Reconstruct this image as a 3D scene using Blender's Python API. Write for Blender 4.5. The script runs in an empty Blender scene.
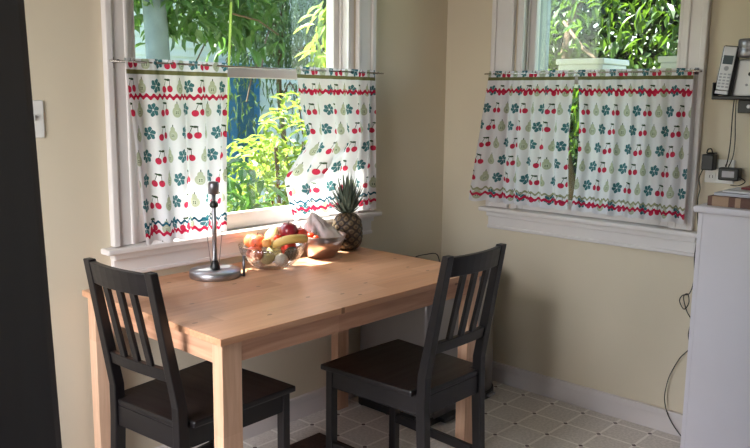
import bpy, math, random
import numpy as np
from mathutils import Vector, Matrix
C = bpy.context.scene.collection
sc = bpy.context.scene
PI = math.pi

# ------------------------------------------------------------------ camera
cam = bpy.data.cameras.new('camera'); camo = bpy.data.objects.new('camera', cam); C.objects.link(camo)
yaw, pit, rol = 0.7425, -0.1598, 0.0124
fw = Vector((math.cos(pit)*math.cos(yaw), math.cos(pit)*math.sin(yaw), math.sin(pit)))
r0 = Vector((math.sin(yaw), -math.cos(yaw), 0)); u0 = r0.cross(fw)
rt = r0*math.cos(rol)+u0*math.sin(rol); up = -r0*math.sin(rol)+u0*math.cos(rol)
M4 = Matrix((rt, up, -fw)).transposed().to_4x4(); M4.translation = (-3.11, -2.3933, 1.3622)
camo.matrix_world = M4
cam.sensor_width = 36; cam.lens = 781.6/750*36; cam.clip_start = .05; cam.clip_end = 200
sc.camera = camo
sc.view_settings.view_transform = 'Standard'; sc.view_settings.look = 'None'
sc.view_settings.gamma = 1; sc.view_settings.use_curve_mapping = False
sc.view_settings.exposure = 0.0
try:
    sc.cycles.max_bounces = 10; sc.cycles.transparent_max_bounces = 16
    sc.cycles.use_denoising = True; sc.cycles.sample_clamp_indirect = 6
except Exception: pass

# ------------------------------------------------------------------ sky, sun, daylight and fill lamps
W = bpy.data.worlds.new('sky'); sc.world = W; W.use_nodes = True
wn = W.node_tree; bg = wn.nodes['Background']
sky = wn.nodes.new('ShaderNodeTexSky'); sky.sky_type = 'NISHITA'; sky.sun_disc = False
sky.sun_elevation = math.radians(55); sky.sun_rotation = math.radians(-29); sky.air_density = 1.2; sky.dust_density = 2
wn.links.new(sky.outputs[0], bg.inputs[0]); bg.inputs[1].default_value = 1.0
SUN = 38
sl = bpy.data.lights.new('sun', 'SUN'); sl.energy = SUN; sl.angle = math.radians(.6); sl.color = (1, .95, .85)
so = bpy.data.objects.new('sun', sl); C.objects.link(so)
so.rotation_euler = Vector((.28, -.50, -.82)).to_track_quat('-Z', 'Y').to_euler(); so.location = (-4, 6, 8)
def area(name, loc, d, sx, sy, e, col):
    l = bpy.data.lights.new(name, 'AREA'); l.shape = 'RECTANGLE'; l.size = sx; l.size_y = sy; l.energy = e; l.color = col
    o = bpy.data.objects.new(name, l); C.objects.link(o); o.location = loc
    o.rotation_euler = Vector(d).to_track_quat('-Z', 'Y').to_euler(); return o
# daylight of the left opening as an aimed area lamp, then two added fill lamps
dl = area('daylight_left', (-3.48, -.75, 1.45), (1, .06, -.72), .8, .8, 5.5, (1, .95, .92)); dl.data.spread = math.radians(50)
dl = area('left_soft_fill', (-3.50, -.85, 1.3), (1, .42, -.12), .9, 1.2, 8.0, (1, .96, .92)); dl.data.spread = math.radians(85)  # added soft lamp at the left opening, aimed to lift the back wall
area('fill_behind', (-2.5, -4.27, 1.6), (0, 1, 0), .7, .5, 2.4, (.9, .9, 1))  # added fill lamp, no such source known behind the camera

# ------------------------------------------------------------------ materials
def lin(c): return tuple((x/12.92 if x <= .04045 else ((x+.055)/1.055)**2.4) for x in c)+(1,)
def rgb(r, g, b): return lin((r/255, g/255, b/255))
def mat(name, col, rough=.6, metal=0, noise=.08, scale=8, bump=0, stretch=(1, 1, 1), spec=.5, trans=0, col2=None, coat=0):
    m = bpy.data.materials.new(name); m.use_nodes = True; nt = m.node_tree; b = nt.nodes['Principled BSDF']
    tc = nt.nodes.new('ShaderNodeTexCoord'); mp = nt.nodes.new('ShaderNodeMapping'); mp.inputs['Scale'].default_value = stretch
    nz = nt.nodes.new('ShaderNodeTexNoise'); nz.inputs['Scale'].default_value = scale; nz.inputs['Detail'].default_value = 5
    nt.links.new(tc.outputs['Object'], mp.inputs[0]); nt.links.new(mp.outputs[0], nz.inputs['Vector'])
    cr = nt.nodes.new('ShaderNodeValToRGB')
    c1 = [max(0, x*(1-noise)) for x in col[:3]]+[1]; c2 = list(col2) if col2 else [min(1, x*(1+noise)) for x in col[:3]]+[1]
    cr.color_ramp.elements[0].color = c1; cr.color_ramp.elements[1].color = c2
    cr.color_ramp.elements[0].position = .35; cr.color_ramp.elements[1].position = .65
    nt.links.new(nz.outputs[0], cr.inputs[0]); nt.links.new(cr.outputs[0], b.inputs['Base Color'])
    b.inputs['Roughness'].default_value = rough; b.inputs['Metallic'].default_value = metal
    b.inputs['Specular IOR Level'].default_value = spec; b.inputs['Transmission Weight'].default_value = trans
    b.inputs['Coat Weight'].default_value = coat
    if bump:
        bp = nt.nodes.new('ShaderNodeBump'); bp.inputs['Strength'].default_value = bump; bp.inputs['Distance'].default_value = .01
        nt.links.new(nz.outputs[0], bp.inputs['Height']); nt.links.new(bp.outputs[0], b.inputs['Normal'])
    return m
class E_:
    """tiny expression helper over math nodes"""
    nt = None
    def __init__(s, v): s.v = v
    @staticmethod
    def m(op, *a):
        n = E_.nt.nodes.new('ShaderNodeMath'); n.operation = op
        for i, x in enumerate(a):
            if isinstance(x, E_): x = x.v
            if isinstance(x, (int, float)): n.inputs[i].default_value = x
            else: E_.nt.links.new(x, n.inputs[i])
        return E_(n.outputs[0])
    def __add__(s, o): return E_.m('ADD', s, o)
    __radd__ = __add__
    def __sub__(s, o): return E_.m('SUBTRACT', s, o)
    def __rsub__(s, o): return E_.m('SUBTRACT', o, s)
    def __mul__(s, o): return E_.m('MULTIPLY', s, o)
    __rmul__ = __mul__
    def __truediv__(s, o): return E_.m('DIVIDE', s, o)
    def floor(s): return E_.m('FLOOR', s)
    def fract(s): return E_.m('FRACT', s)
    def abs(s): return E_.m('ABSOLUTE', s)
    def lt(s, o): return E_.m('LESS_THAN', s, o)
    def gt(s, o): return E_.m('GREATER_THAN', s, o)
    def sin(s): return E_.m('SINE', s)
    def max(s, o): return E_.m('MAXIMUM', s, o)
    def min(s, o): return E_.m('MINIMUM', s, o)
    def mod(s, o): return E_.m('FLOORED_MODULO', s, o)
def hyp(a, b): return E_.m('SQRT', a*a+b*b)
def disc(x, y, cx, cy, r, ex=1.): return hyp((x-cx)*ex, y-cy).lt(r)
def mixc(nt, base, col, fac):
    n = nt.nodes.new('ShaderNodeMix'); n.data_type = 'RGBA'
    f = fac.v if isinstance(fac, E_) else fac
    nt.links.new(f, n.inputs[0])
    for s, x in ((6, base), (7, col)):
        if isinstance(x, tuple): n.inputs[s].default_value = x
        else: nt.links.new(x, n.inputs[s])
    return n.outputs[2]

def curtain_mat(name, length, ribbon, rick_top, rick_b, sage_b, sage_col, shift):
    m = bpy.data.materials.new(name); m.use_nodes = True; nt = m.node_tree; E_.nt = nt
    uv = nt.nodes.new('ShaderNodeUVMap'); sp = nt.nodes.new('ShaderNodeSeparateXYZ'); nt.links.new(uv.outputs[0], sp.inputs[0])
    u = E_(sp.outputs[0])+shift; v = E_(sp.outputs[1])          # metres of cloth: along, down
    P, Q = .0565, .077
    vv = (v-.045)/Q; row = vv.floor(); ly = (0-(vv.fract()-.5))*1.17
    uu = u/P+row*1.37; cell = uu.floor(); lx = (uu.fract()-.5)*.86; typ = (cell+row*2).mod(3)
    t0 = typ.lt(.5); t1 = typ.gt(.5)*typ.lt(1.5); t2 = typ.gt(1.5)
    red, teal, sage, dark = rgb(190, 50, 76), rgb(64, 108, 114), rgb(172, 176, 152), rgb(60, 75, 55)
    base = (.74, .715, .735, 1)
    pear = disc(lx, ly, 0, -.13, .27, 1.05).max(disc(lx, ly, 0, .15, .15, 1.1))
    pin = disc(lx, ly, 0, -.14, .13)
    seeds = disc(lx, ly, -.05, -.12, .03).max(disc(lx, ly, .05, -.12, .03)).max(disc(lx, ly, -.05, -.2, .03)).max(disc(lx, ly, .05, -.2, .03))
    pstem = (lx-.02).abs().lt(.025)*ly.gt(.28)*ly.lt(.4)
    ang = E_.m('ARCTAN2', ly+.02, lx); rr = hyp(lx, ly+.02)
    petals = rr.lt(.31+.04*(ang*6).sin())*(rr.gt(.05))*(((ang*3+.4).sin().abs()).gt(.14))
    cher = disc(lx, ly, -.2, -.2, .17).max(disc(lx, ly, .2, -.16, .17))
    st = ((lx+.20-(ly+.1)*.45).abs().lt(.016)).max((lx-.2+(ly+.1)*.02).abs().lt(.016))*ly.gt(-.1)*ly.lt(.27)
    leaf = disc(lx, ly*2.2, .10, .62, .13).max(disc(lx, ly*2.2, -.06, .66, .09))
    c = mixc(nt, base, sage, t1*pear)
    c = mixc(nt, c, rgb(186, 190, 168), t1*pin)
    c = mixc(nt, c, dark, t1*(seeds.max(pstem)))
    c = mixc(nt, c, teal, t2*petals)
    c = mixc(nt, c, red, t0*cher)
    c = mixc(nt, c, dark, t0*(st.max(leaf)))
    # ribbons and rickrack
    clear_ = (v.gt(ribbon+.012)*v.lt(rick_top-.035)*v.gt(.03))
    def wave(c, pos, A, lam, t, col):
        w = ((v-pos)-A*(u*(2*PI/lam)).sin()).abs().lt(t)
        return mixc(nt, c, col, w)
    c = mixc(nt, c, rgb(112, 108, 72), (v-ribbon).abs().lt(.007))
    c = wave(c, rick_top, .0045, .027, .0065, rgb(180, 36, 66))
    c = wave(c, length-sage_b, .0045, .027, .0045, sage_col)
    c = wave(c, length-rick_b, .0042, .027, .0060, rgb(184, 38, 70))
    b = nt.nodes.new('ShaderNodeBsdfDiffuse'); t = nt.nodes.new('ShaderNodeBsdfTranslucent'); mx = nt.nodes.new('ShaderNodeMixShader')
    nt.links.new(c, b.inputs[0]); nt.links.new(c, t.inputs[0]); mx.inputs[0].default_value = .40
    # fine weave
    wv = nt.nodes.new('ShaderNodeTexNoise'); wv.inputs['Scale'].default_value = 300; nt.links.new(uv.outputs[0], wv.inputs['Vector'])
    bp = nt.nodes.new('ShaderNodeBump'); bp.inputs['Strength'].default_value = .15; bp.inputs['Distance'].default_value = .002
    nt.links.new(wv.outputs[0], bp.inputs['Height']); nt.links.new(bp.outputs[0], b.inputs['Normal'])
    nt.links.new(b.outputs[0], mx.inputs[1]); nt.links.new(t.outputs[0], mx.inputs[2])
    nt.links.new(mx.outputs[0], nt.nodes['Material Output'].inputs[0]); nt.nodes.remove(nt.nodes['Principled BSDF'])
    return m

def pane_mat():
    m = bpy.data.materials.new('window_glass'); m.use_nodes = True; nt = m.node_tree; nt.nodes.remove(nt.nodes['Principled BSDF'])
    tr = nt.nodes.new('ShaderNodeBsdfTransparent'); tr.inputs[0].default_value = (.93, .97, .96, 1)
    gl = nt.nodes.new('ShaderNodeBsdfGlossy'); gl.inputs['Roughness'].default_value = .02
    lw = nt.nodes.new('ShaderNodeLayerWeight'); lw.inputs[0].default_value = .5; E_.nt = nt
    fr = E_.m('POWER', E_(lw.outputs['Facing']), 4.0)*.9+.025
    mx = nt.nodes.new('ShaderNodeMixShader')
    for a, b in ((fr.v, mx.inputs[0]), (tr.outputs[0], mx.inputs[1]), (gl.outputs[0], mx.inputs[2]), (mx.outputs[0], nt.nodes['Material Output'].inputs[0])): nt.links.new(a, b)
    return m
def leaf_mat(name, c1, c2, tcol, ft=.5, rough=.45):
    m = bpy.data.materials.new(name); m.use_nodes = True; nt = m.node_tree; b = nt.nodes['Principled BSDF']
    g = nt.nodes.new('ShaderNodeNewGeometry'); cr = nt.nodes.new('ShaderNodeValToRGB')
    cr.color_ramp.elements[0].color = c1; cr.color_ramp.elements[1].color = c2
    nt.links.new(g.outputs['Random Per Island'], cr.inputs[0]); nt.links.new(cr.outputs[0], b.inputs['Base Color'])
    b.inputs['Roughness'].default_value = rough
    t = nt.nodes.new('ShaderNodeBsdfTranslucent'); t.inputs[0].default_value = tcol
    mx = nt.nodes.new('ShaderNodeMixShader'); mx.inputs[0].default_value = ft
    nt.links.new(b.outputs[0], mx.inputs[1]); nt.links.new(t.outputs[0], mx.inputs[2]); nt.links.new(mx.outputs[0], nt.nodes['Material Output'].inputs[0])
    return m
def wood_mat(name, ca, cb, rough, axis=0, plank=.07, knots=True, coat=0, joint=.0):
    m = bpy.data.materials.new(name); m.use_nodes = True; nt = m.node_tree; b = nt.nodes['Principled BSDF']; E_.nt = nt
    tc = nt.nodes.new('ShaderNodeTexCoord'); sp = nt.nodes.new('ShaderNodeSeparateXYZ'); nt.links.new(tc.outputs['Object'], sp.inputs[0])
    ax = [E_(sp.outputs[i]) for i in range(3)]
    along = ax[axis]; across = ax[1] if axis == 0 else (ax[0] if axis == 1 else ax[0]+ax[1])
    pl = (across/plank).floor(); seg = (along/.45+pl*.37).floor()
    cb3 = nt.nodes.new('ShaderNodeCombineXYZ'); nt.links.new(pl.v, cb3.inputs[0]); nt.links.new(seg.v, cb3.inputs[1])
    wn_ = nt.nodes.new('ShaderNodeTexWhiteNoise'); wn_.noise_dimensions = '3D'; nt.links.new(cb3.outputs[0], wn_.inputs['Vector'])
    mp = nt.nodes.new('ShaderNodeMapping'); s = [1, 1, 1]; s[axis] = .07; mp.inputs['Scale'].default_value = s
    nt.links.new(tc.outputs['Object'], mp.inputs[0])
    nz = nt.nodes.new('ShaderNodeTexNoise'); nz.inputs['Scale'].default_value = 60; nz.inputs['Detail'].default_value = 6; nz.inputs['Distortion'].default_value = .6
    nt.links.new(mp.outputs[0], nz.inputs['Vector'])
    f = E_(nz.outputs[0])*.75+E_(wn_.outputs[0])*.35-.05
    cr = nt.nodes.new('ShaderNodeValToRGB'); cr.color_ramp.elements[0].color = ca; cr.color_ramp.elements[1].color = cb
    cr.color_ramp.elements[0].position = .25; cr.color_ramp.elements[1].position = .75
    nt.links.new(f.v, cr.inputs[0]); c = cr.outputs[0]
    if knots:
        vo = nt.nodes.new('ShaderNodeTexVoronoi'); vo.voronoi_dimensions = '2D' if axis == 0 and plank < .1 else '3D'; vo.inputs['Scale'].default_value = 5; mk = nt.nodes.new('ShaderNodeMapping')
        s = [1.3, 1.3, 1.3]; s[axis] = .7; mk.inputs['Scale'].default_value = s; nt.links.new(tc.outputs['Object'], mk.inputs[0]); nt.links.new(mk.outputs[0], vo.inputs['Vector'])
        c = mixc(nt, c, tuple(x*.45 for x in ca[:3])+(1,), E_(vo.outputs['Distance']).lt(.032)*.85)
    nt.links.new(c, b.inputs['Base Color']); b.inputs['Roughness'].default_value = rough; b.inputs['Coat Weight'].default_value = coat
    rr = nt.nodes.new('ShaderNodeMapRange'); rr.inputs['To Min'].default_value = rough-.1; rr.inputs['To Max'].default_value = rough+.15
    nt.links.new(nz.outputs[0], rr.inputs[0]); nt.links.new(rr.outputs[0], b.inputs['Roughness'])
    return m
def floor_mat():
    m = bpy.data.materials.new('vinyl_tiles'); m.use_nodes = True; nt = m.node_tree; b = nt.nodes['Principled BSDF']; E_.nt = nt
    tc = nt.nodes.new('ShaderNodeTexCoord'); sp = nt.nodes.new('ShaderNodeSeparateXYZ'); nt.links.new(tc.outputs['Object'], sp.inputs[0])
    p = .1527
    fx = ((E_(sp.outputs[0])+.0695)/p+.5).fract()-.5; fy = ((E_(sp.outputs[1])+.5567)/p+.5).fract()-.5
    fx = fx.abs(); fy = fy.abs()
    line = fx.min(fy).lt(.035)
    dot = (fx+fy).lt(.07)
    edge = ((fx+fy)-.19).abs().lt(.0)
    nz = nt.nodes.new('ShaderNodeTexNoise'); nz.inputs['Scale'].default_value = 90; nz.inputs['Detail'].default_value = 4; nt.links.new(tc.outputs['Object'], nz.inputs['Vector'])
    cr = nt.nodes.new('ShaderNodeValToRGB'); cr.color_ramp.elements[0].color = rgb(202, 194, 188); cr.color_ramp.elements[1].color = rgb(220, 212, 206)
    cr.color_ramp.elements[0].position = .4; cr.color_ramp.elements[1].position = .6
    nt.links.new(nz.outputs[0], cr.inputs[0])
    c = mixc(nt, cr.outputs[0], rgb(240, 234, 228), line); c = mixc(nt, c, rgb(70, 45, 48), dot)
    nt.links.new(c, b.inputs['Base Color']); b.inputs['Roughness'].default_value = .38
    return m
def siding_mat():
    m = mat('blue_siding', rgb(178, 214, 226), .7); nt = m.node_tree; E_.nt = nt; b = nt.nodes['Principled BSDF']
    return m

MW = mat('wall_paint', rgb(216, 204, 182), .85, noise=.02, scale=2.2, bump=.03)
MWD = mat('dark_unseen_wall', rgb(112, 92, 76), .6, noise=.15, scale=3, stretch=(4, 4, .4))  # dark brown chosen for the unseen walls to cut bounced light
MC = mat('ceiling_paint', rgb(196, 188, 172), .9, noise=.02)  # greyed so the unseen ceiling bounces less light
MT = mat('white_trim_paint', rgb(222, 216, 214), .42, noise=.03, scale=5)
MB_ = mat('baseboard_paint', rgb(214, 206, 204), .5, noise=.03, scale=5)
MF = floor_mat()
MBLK = wood_mat('black_painted_wood', rgb(15, 12, 14), rgb(26, 22, 24), .36, axis=0, knots=False)
MPT = wood_mat('pine_top', rgb(186, 132, 98), rgb(216, 168, 134), .34, axis=0, plank=.07)
MPL = wood_mat('pine_leg', rgb(190, 144, 114), rgb(226, 188, 158), .55, axis=2, plank=.3)
MPA = wood_mat('pine_apron', rgb(174, 120, 92), rgb(218, 170, 140), .55, axis=0, plank=.3)
MPAY = wood_mat('pine_apron_side', rgb(174, 120, 92), rgb(218, 170, 140), .55, axis=1, plank=.3)
MSTEEL = mat('brushed_steel', rgb(168, 168, 174), .42, 1, noise=.08, scale=30, stretch=(1, 1, 12))
MDST = mat('dark_steel', rgb(132, 130, 136), .38, .9, noise=.06, scale=20)
MBP = mat('black_plastic', rgb(24, 24, 27), .4, noise=.1)
MWP = mat('white_plastic', rgb(226, 224, 220), .4, noise=.02)
MPANE = pane_mat()
MCORD = mat('cord_rubber', rgb(22, 20, 20), .5)

# ------------------------------------------------------------------ mesh helpers
class MB:
    def __init__(s): s.v = []; s.f = []; s.uv = None
    def add(s, vs, fs):
        o = len(s.v); s.v += [tuple(x) for x in vs]; s.f += [tuple(i+o for i in f) for f in fs]; return s
    def box(s, a, b, M=None):
        x0, y0, z0 = a; x1, y1, z1 = b
        vs = [Vector(p) for p in ((x0, y0, z0), (x1, y0, z0), (x1, y1, z0), (x0, y1, z0), (x0, y0, z1), (x1, y0, z1), (x1, y1, z1), (x0, y1, z1))]
        if M: vs = [M @ p for p in vs]
        return s.add(vs, [(0, 3, 2, 1), (4, 5, 6, 7), (0, 1, 5, 4), (1, 2, 6, 5), (2, 3, 7, 6), (3, 0, 4, 7)])
    def prism(s, poly, y0, y1, ax='y'):
        n = len(poly)
        def P(p, t):
            a, b = p
            return {'y': (a, t, b), 'x': (t, a, b), 'z': (a, b, t)}[ax]
        vs = [P(p, y0) for p in poly]+[P(p, y1) for p in poly]
        fs = [tuple(range(n))[::-1], tuple(range(n, 2*n))]+[(i, (i+1) % n, n+(i+1) % n, n+i) for i in range(n)]
        return s.add(vs, fs)
    def lathe(s, prof, c=(0, 0, 0), n=32, fn=None, closed=False):
        vs = []
        for k, (r, z) in enumerate(prof):
            for i in range(n):
                a = 2*PI*i/n; rr = r if fn is None else fn(r, z, a, k)
                vs.append((c[0]+rr*math.cos(a), c[1]+rr*math.sin(a), c[2]+z))
        fs = []; m = len(prof)
        for k in range(m-1 if not closed else m):
            for i in range(n):
                a, b = k*n+i, k*n+(i+1) % n; k2 = (k+1) % m
                fs.append((a, b, k2*n+(i+1) % n, k2*n+i))
        if not closed:
            fs.append(tuple(range(n))[::-1]); fs.append(tuple((m-1)*n+i for i in range(n)))
        return s.add(vs, fs)
    def tube(s, pts, r, n=8, rs=None):
        pts = [Vector(p) for p in pts]; vs = []; fs = []; ref = None
        for i, p in enumerate(pts):
            t = (pts[min(i+1, len(pts)-1)]-pts[max(i-1, 0)]).normalized()
            if ref is None: ref = t.orthogonal().normalized()
            ref = (ref-t*ref.dot(t)).normalized(); q = t.cross(ref); rr = rs[i] if rs else r
            for k in range(n):
                a = 2*PI*k/n; vs.append(p+ref*rr*math.cos(a)+q*rr*math.sin(a))
        for i in range(len(pts)-1):
            for k in range(n): fs.append((i*n+k, i*n+(k+1) % n, (i+1)*n+(k+1) % n, (i+1)*n+k))
        fs.append(tuple(range(n))[::-1]); fs.append(tuple((len(pts)-1)*n+k for k in range(n)))
        return s.add(vs, fs)
    def build(s, name, m, parent=None, bevel=0, smooth=False, loc=None):
        me = bpy.data.meshes.new(name); me.from_pydata([tuple(v) for v in s.v], [], s.f); me.update()
        if m: me.materials.append(m)
        o = bpy.data.objects.new(name, me); C.objects.link(o)
        if parent: o.parent = parent
        if loc: o.location = loc
        if smooth:
            for p in me.polygons: p.use_smooth = True
        if bevel:
            b = o.modifiers.new('bevel', 'BEVEL'); b.width = bevel; b.segments = 2; b.limit_method = 'ANGLE'
        if smooth == 'auto':
            for p in me.polygons: p.use_smooth = len(p.vertices) <= 4
        return o
def curve_pts(P, n=8):
    P = [Vector(p) for p in P]; out = []
    Q = [P[0]*2-P[1]]+P+[P[-1]*2-P[-2]]
    for i in range(1, len(Q)-2):
        for k in range(n):
            t = k/n; a, b, c, d = Q[i-1], Q[i], Q[i+1], Q[i+2]
            out.append(.5*((2*b)+(c-a)*t+(2*a-5*b+4*c-d)*t*t+(3*b-a-3*c+d)*t**3))
    out.append(P[-1]); return out
def tag(o, label, cat, group=None, kind=None):
    if label: o['label'] = label
    if cat: o['category'] = cat
    if group: o['group'] = group
    if kind: o['kind'] = kind
    return o
def thing(name, label, cat, loc=(0, 0, 0), rz=0, group=None):
    o = bpy.data.objects.new(name, None); o.empty_display_size = .1; C.objects.link(o); o.location = loc; o.rotation_euler = (0, 0, rz)
    return tag(o, label, cat, group)
def struct(o, label=None, cat=None): o['kind'] = 'structure'; return tag(o, label, cat)

# ------------------------------------------------------------------ room
X0, Y0, H = -3.55, -4.3, 2.5
struct(MB().box((X0-.15, Y0-.15, -.06), (.15, .15, 0)).build('floor', MF), 'cream vinyl floor of square tiles with small dark dots at the corners', 'floor')
struct(MB().box((X0-.15, Y0-.15, H), (.15, .15, H+.08)).build('ceiling', MC), 'plain ceiling above the kitchen, greyed to cut bounced light', 'ceiling')
wx0, wx1, wz0, wz1 = -1.725, -.65, .845, 2.12     # opening of the left window
wy0, wy1 = -1.17, -.40
def wall_holes(mb, horiz, lo, hi, holes, a, b, top=H):
    """wall running lo..hi along one axis, a..b thick on the other"""
    def bx(p, q, z0, z1):
        if horiz: mb.box((p, a, z0), (q, b, z1))
        else: mb.box((a, p, z0), (b, q, z1))
    cur = lo
    for (h0, h1, z0, z1) in holes:
        bx(cur, h0, 0, top)
        if z0 > 0: bx(h0, h1, 0, z0)
        bx(h0, h1, z1, top); cur = h1
    bx(cur, hi, 0, top); return mb
struct(wall_holes(MB(), True, X0, .15, [(wx0, wx1, wz0, wz1)], 0, .15).build('wall_back', MW), 'cream wall with the wide left window behind the table', 'wall')
struct(wall_holes(MB(), False, Y0, 0, [(wy0, wy1, wz0, wz1)], 0, .15).build('wall_right', MW), 'cream wall with the smaller right window and the wall phone', 'wall')
struct(wall_holes(MB(), False, Y0, .15, [(-1.4, -.3, .6, 1.95)], X0-.15, X0).build('wall_left', MWD), 'unseen wall darkened brown to cut bounced light, with a tall glazed opening, outside the picture', 'wall')
struct(wall_holes(MB(), True, X0, 0, [(-2.9, -2.1, 1.3, 1.9)], Y0-.15, Y0).build('wall_front', MWD), 'unseen wall behind the viewer, darkened brown to cut bounced light', 'wall')
# unseen roof slab, eaves sized to block sun and sky at the windows
struct(MB().box((X0-.6, Y0-.6, H+.08), (1.6, .86, H+.2)).build('shade_roof', MT), 'unseen roof slab with eaves sized to block sun and sky', 'roof')
struct(MB().box((X0, -.016, 0), (-.02, 0, .085)).box((X0+.001, -.019, .07), (-.021, -.0005, .098)).build('baseboard_back', MB_, bevel=.003), 'white baseboard under the left window', 'baseboard')
struct(MB().box((-.016, Y0, 0), (0, 0, .085)).box((-.019, Y0+.001, .07), (-.0005, -.001, .098)).build('baseboard_right', MB_, bevel=.003), 'white baseboard under the right window', 'baseboard')

def window(name, horiz, lo, hi, casL, casR, stoolL, stoolR, label):
    """lo..hi opening along the wall, coordinates: t along the wall, d into the room (negative = inside)"""
    w = bpy.data.objects.new(name, None); C.objects.link(w); struct(w, label, 'window')
    def P(t0, d0, z0, t1, d1, z1):
        return ((t0, d0, z0), (t1, d1, z1)) if horiz else ((d0, t0, z0), (d1, t1, z1))
    def B(mb, *a): p, q = P(*a); return mb.box(p, q)
    s = .86
    for (a, b, outer) in ((casL, lo-.008, casL), (hi+.008, casR, casR)):
        mb = MB(); B(mb, a, -.020, s, b, 0, 2.16)
        o0, o1 = (a-.0015, a+.022) if outer == a else (b-.022, b+.0015)
        B(mb, o0, -.030, s, o1, -.0005, 2.161)
        i0, i1 = (b-.012, b+.0015) if outer == a else (a-.0015, a+.012)
        B(mb, i0, -.025, s, i1, -.0005, 2.159)
        mb.build('side_casing', MT, w, bevel=.004)
    mb = MB(); B(mb, casL, -.022, 2.125, casR, 0, 2.24); B(mb, casL-.01, -.035, 2.22, casR+.01, 0, 2.25); mb.build('head_casing', MT, w, bevel=.003)
    mb = MB(); B(mb, lo, 0, wz0, lo+.02, .15, wz1); B(mb, hi-.02, 0, wz0, hi, .15, wz1); B(mb, lo+.02, 0, wz1-.02, hi-.02, .15, wz1)
    B(mb, lo+.02, 0, s, lo+.032, .012, wz1-.02); B(mb, hi-.032, 0, s, hi-.02, .012, wz1-.02)
    B(mb, lo+.02, .05, s, lo+.030, .062, wz1-.02); B(mb, hi-.030, .05, s, hi-.02, .062, wz1-.02)
    mb.build('jamb', MT, w, bevel=.002)
    mb = MB(); B(mb, stoolL, -.055, .838, stoolR, 0, .858); B(mb, lo+.001, 0, .838, hi-.001, .17, .856); mb.build('stool', MT, w, bevel=.005)
    mb = MB(); B(mb, stoolL+.035, -.020, .757, stoolR-.035, 0, .838); B(mb, stoolL+.034, -.026, .7565, stoolR-.034, -.0005, .772); B(mb, stoolL+.033, -.034, .815, stoolR-.033, -.0007, .8375); mb.build('apron', MT, w, bevel=.004)
    a, b = lo+.022, hi-.022
    def sash(nm, d0, d1, z0, z1, sw, rb, rtp):
        mb = MB(); B(mb, a, d0, z0, a+sw, d1, z1); B(mb, b-sw, d0, z0, b, d1, z1); B(mb, a+sw, d0, z0, b-sw, d1, z0+rb); B(mb, a+sw, d0, z1-rtp, b-sw, d1, z1)
        o = mb.build(nm, MT, w, bevel=.003)
        g = MB(); B(g, a+sw, (d0+d1)/2-.002, z0+rb, b-sw, (d0+d1)/2+.002, z1-rtp); g.build('pane', MPANE, o)
    sash('lower_sash', .014, .048, .859, 1.468, .036, .06, .036)
    sash('upper_sash', .064, .098, 1.436, wz1-.021, .036, .036, .05)
    return w
window('window_1', True, wx0, wx1, -1.812, -.541, -1.850, -.512, 'white double hung window behind the table')
window('window_2', False, wy0, wy1, -1.257, -.280, -1.31, -.255, 'white double hung window on the right wall')
# glazed opening in the left wall and an added window for the fill lamp behind the viewer (outside the frame)
fr = MB()
for z in (.6, 1.9): fr.box((X0-.1, -1.4, z), (X0-.04, -.3, z+.05))
for y in (-1.4, -.87, -.35): fr.box((X0-.1, y, .65), (X0-.04, y+.05, 1.9))
struct(fr.build('window_3', MT), 'white window frame in the left wall', 'window')
fr = MB()
for z in (1.3, 1.85): fr.box((-2.9, Y0-.1, z), (-2.1, Y0-.04, z+.05))
for x in (-2.9, -2.52, -2.15): fr.box((x, Y0-.1, 1.35), (x+.05, Y0-.04, 1.85))
struct(fr.build('fill_window', MT), 'added white window frame behind the viewer, for the fill lamp', 'window')
# dark door leaf standing beside the viewer
MDOOR = mat('dark_brown_door', rgb(96, 88, 84), .55, noise=.08, scale=3, stretch=(6, 6, .5))
dr = struct(MB().prism([(-3.34, .002), (-2.742, .002), (-2.801, 2.05), (-3.40, 2.05)], -1.662, -1.62).build('door_1', MDOOR, bevel=.010), 'dark brown door edge filling the left side of the picture', 'door')

# ------------------------------------------------------------------ table
TX, TY, TZ = -1.928, -.765, .732
t = thing('dining_table', 'light pine dining table with square legs under the left window', 'table', (TX, TY, 0))
MB().box((0, 0, TZ-.02), (1.2, .75, TZ)).build('tabletop', MPT, t, bevel=.0015)
ins = .012; lw, ld = .066, .044
for x in (ins, 1.2-ins-lw):
    for y in (ins, .75-ins-ld): MB().box((x, y, 0), (x+lw, y+ld, TZ-.02)).build('leg', MPL, t, bevel=.002)
for y in (ins+.002, .75-ins-.024): MB().box((ins+lw, y, .652), (1.2-ins-lw, y+.022, TZ-.02)).build('apron', MPA, t, bevel=.001)
for x in (ins+.002, 1.2-ins-.024): MB().box((x, ins+ld, .652), (x+.022, .75-ins-ld, TZ-.02)).build('apron', MPAY, t, bevel=.001)

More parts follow.
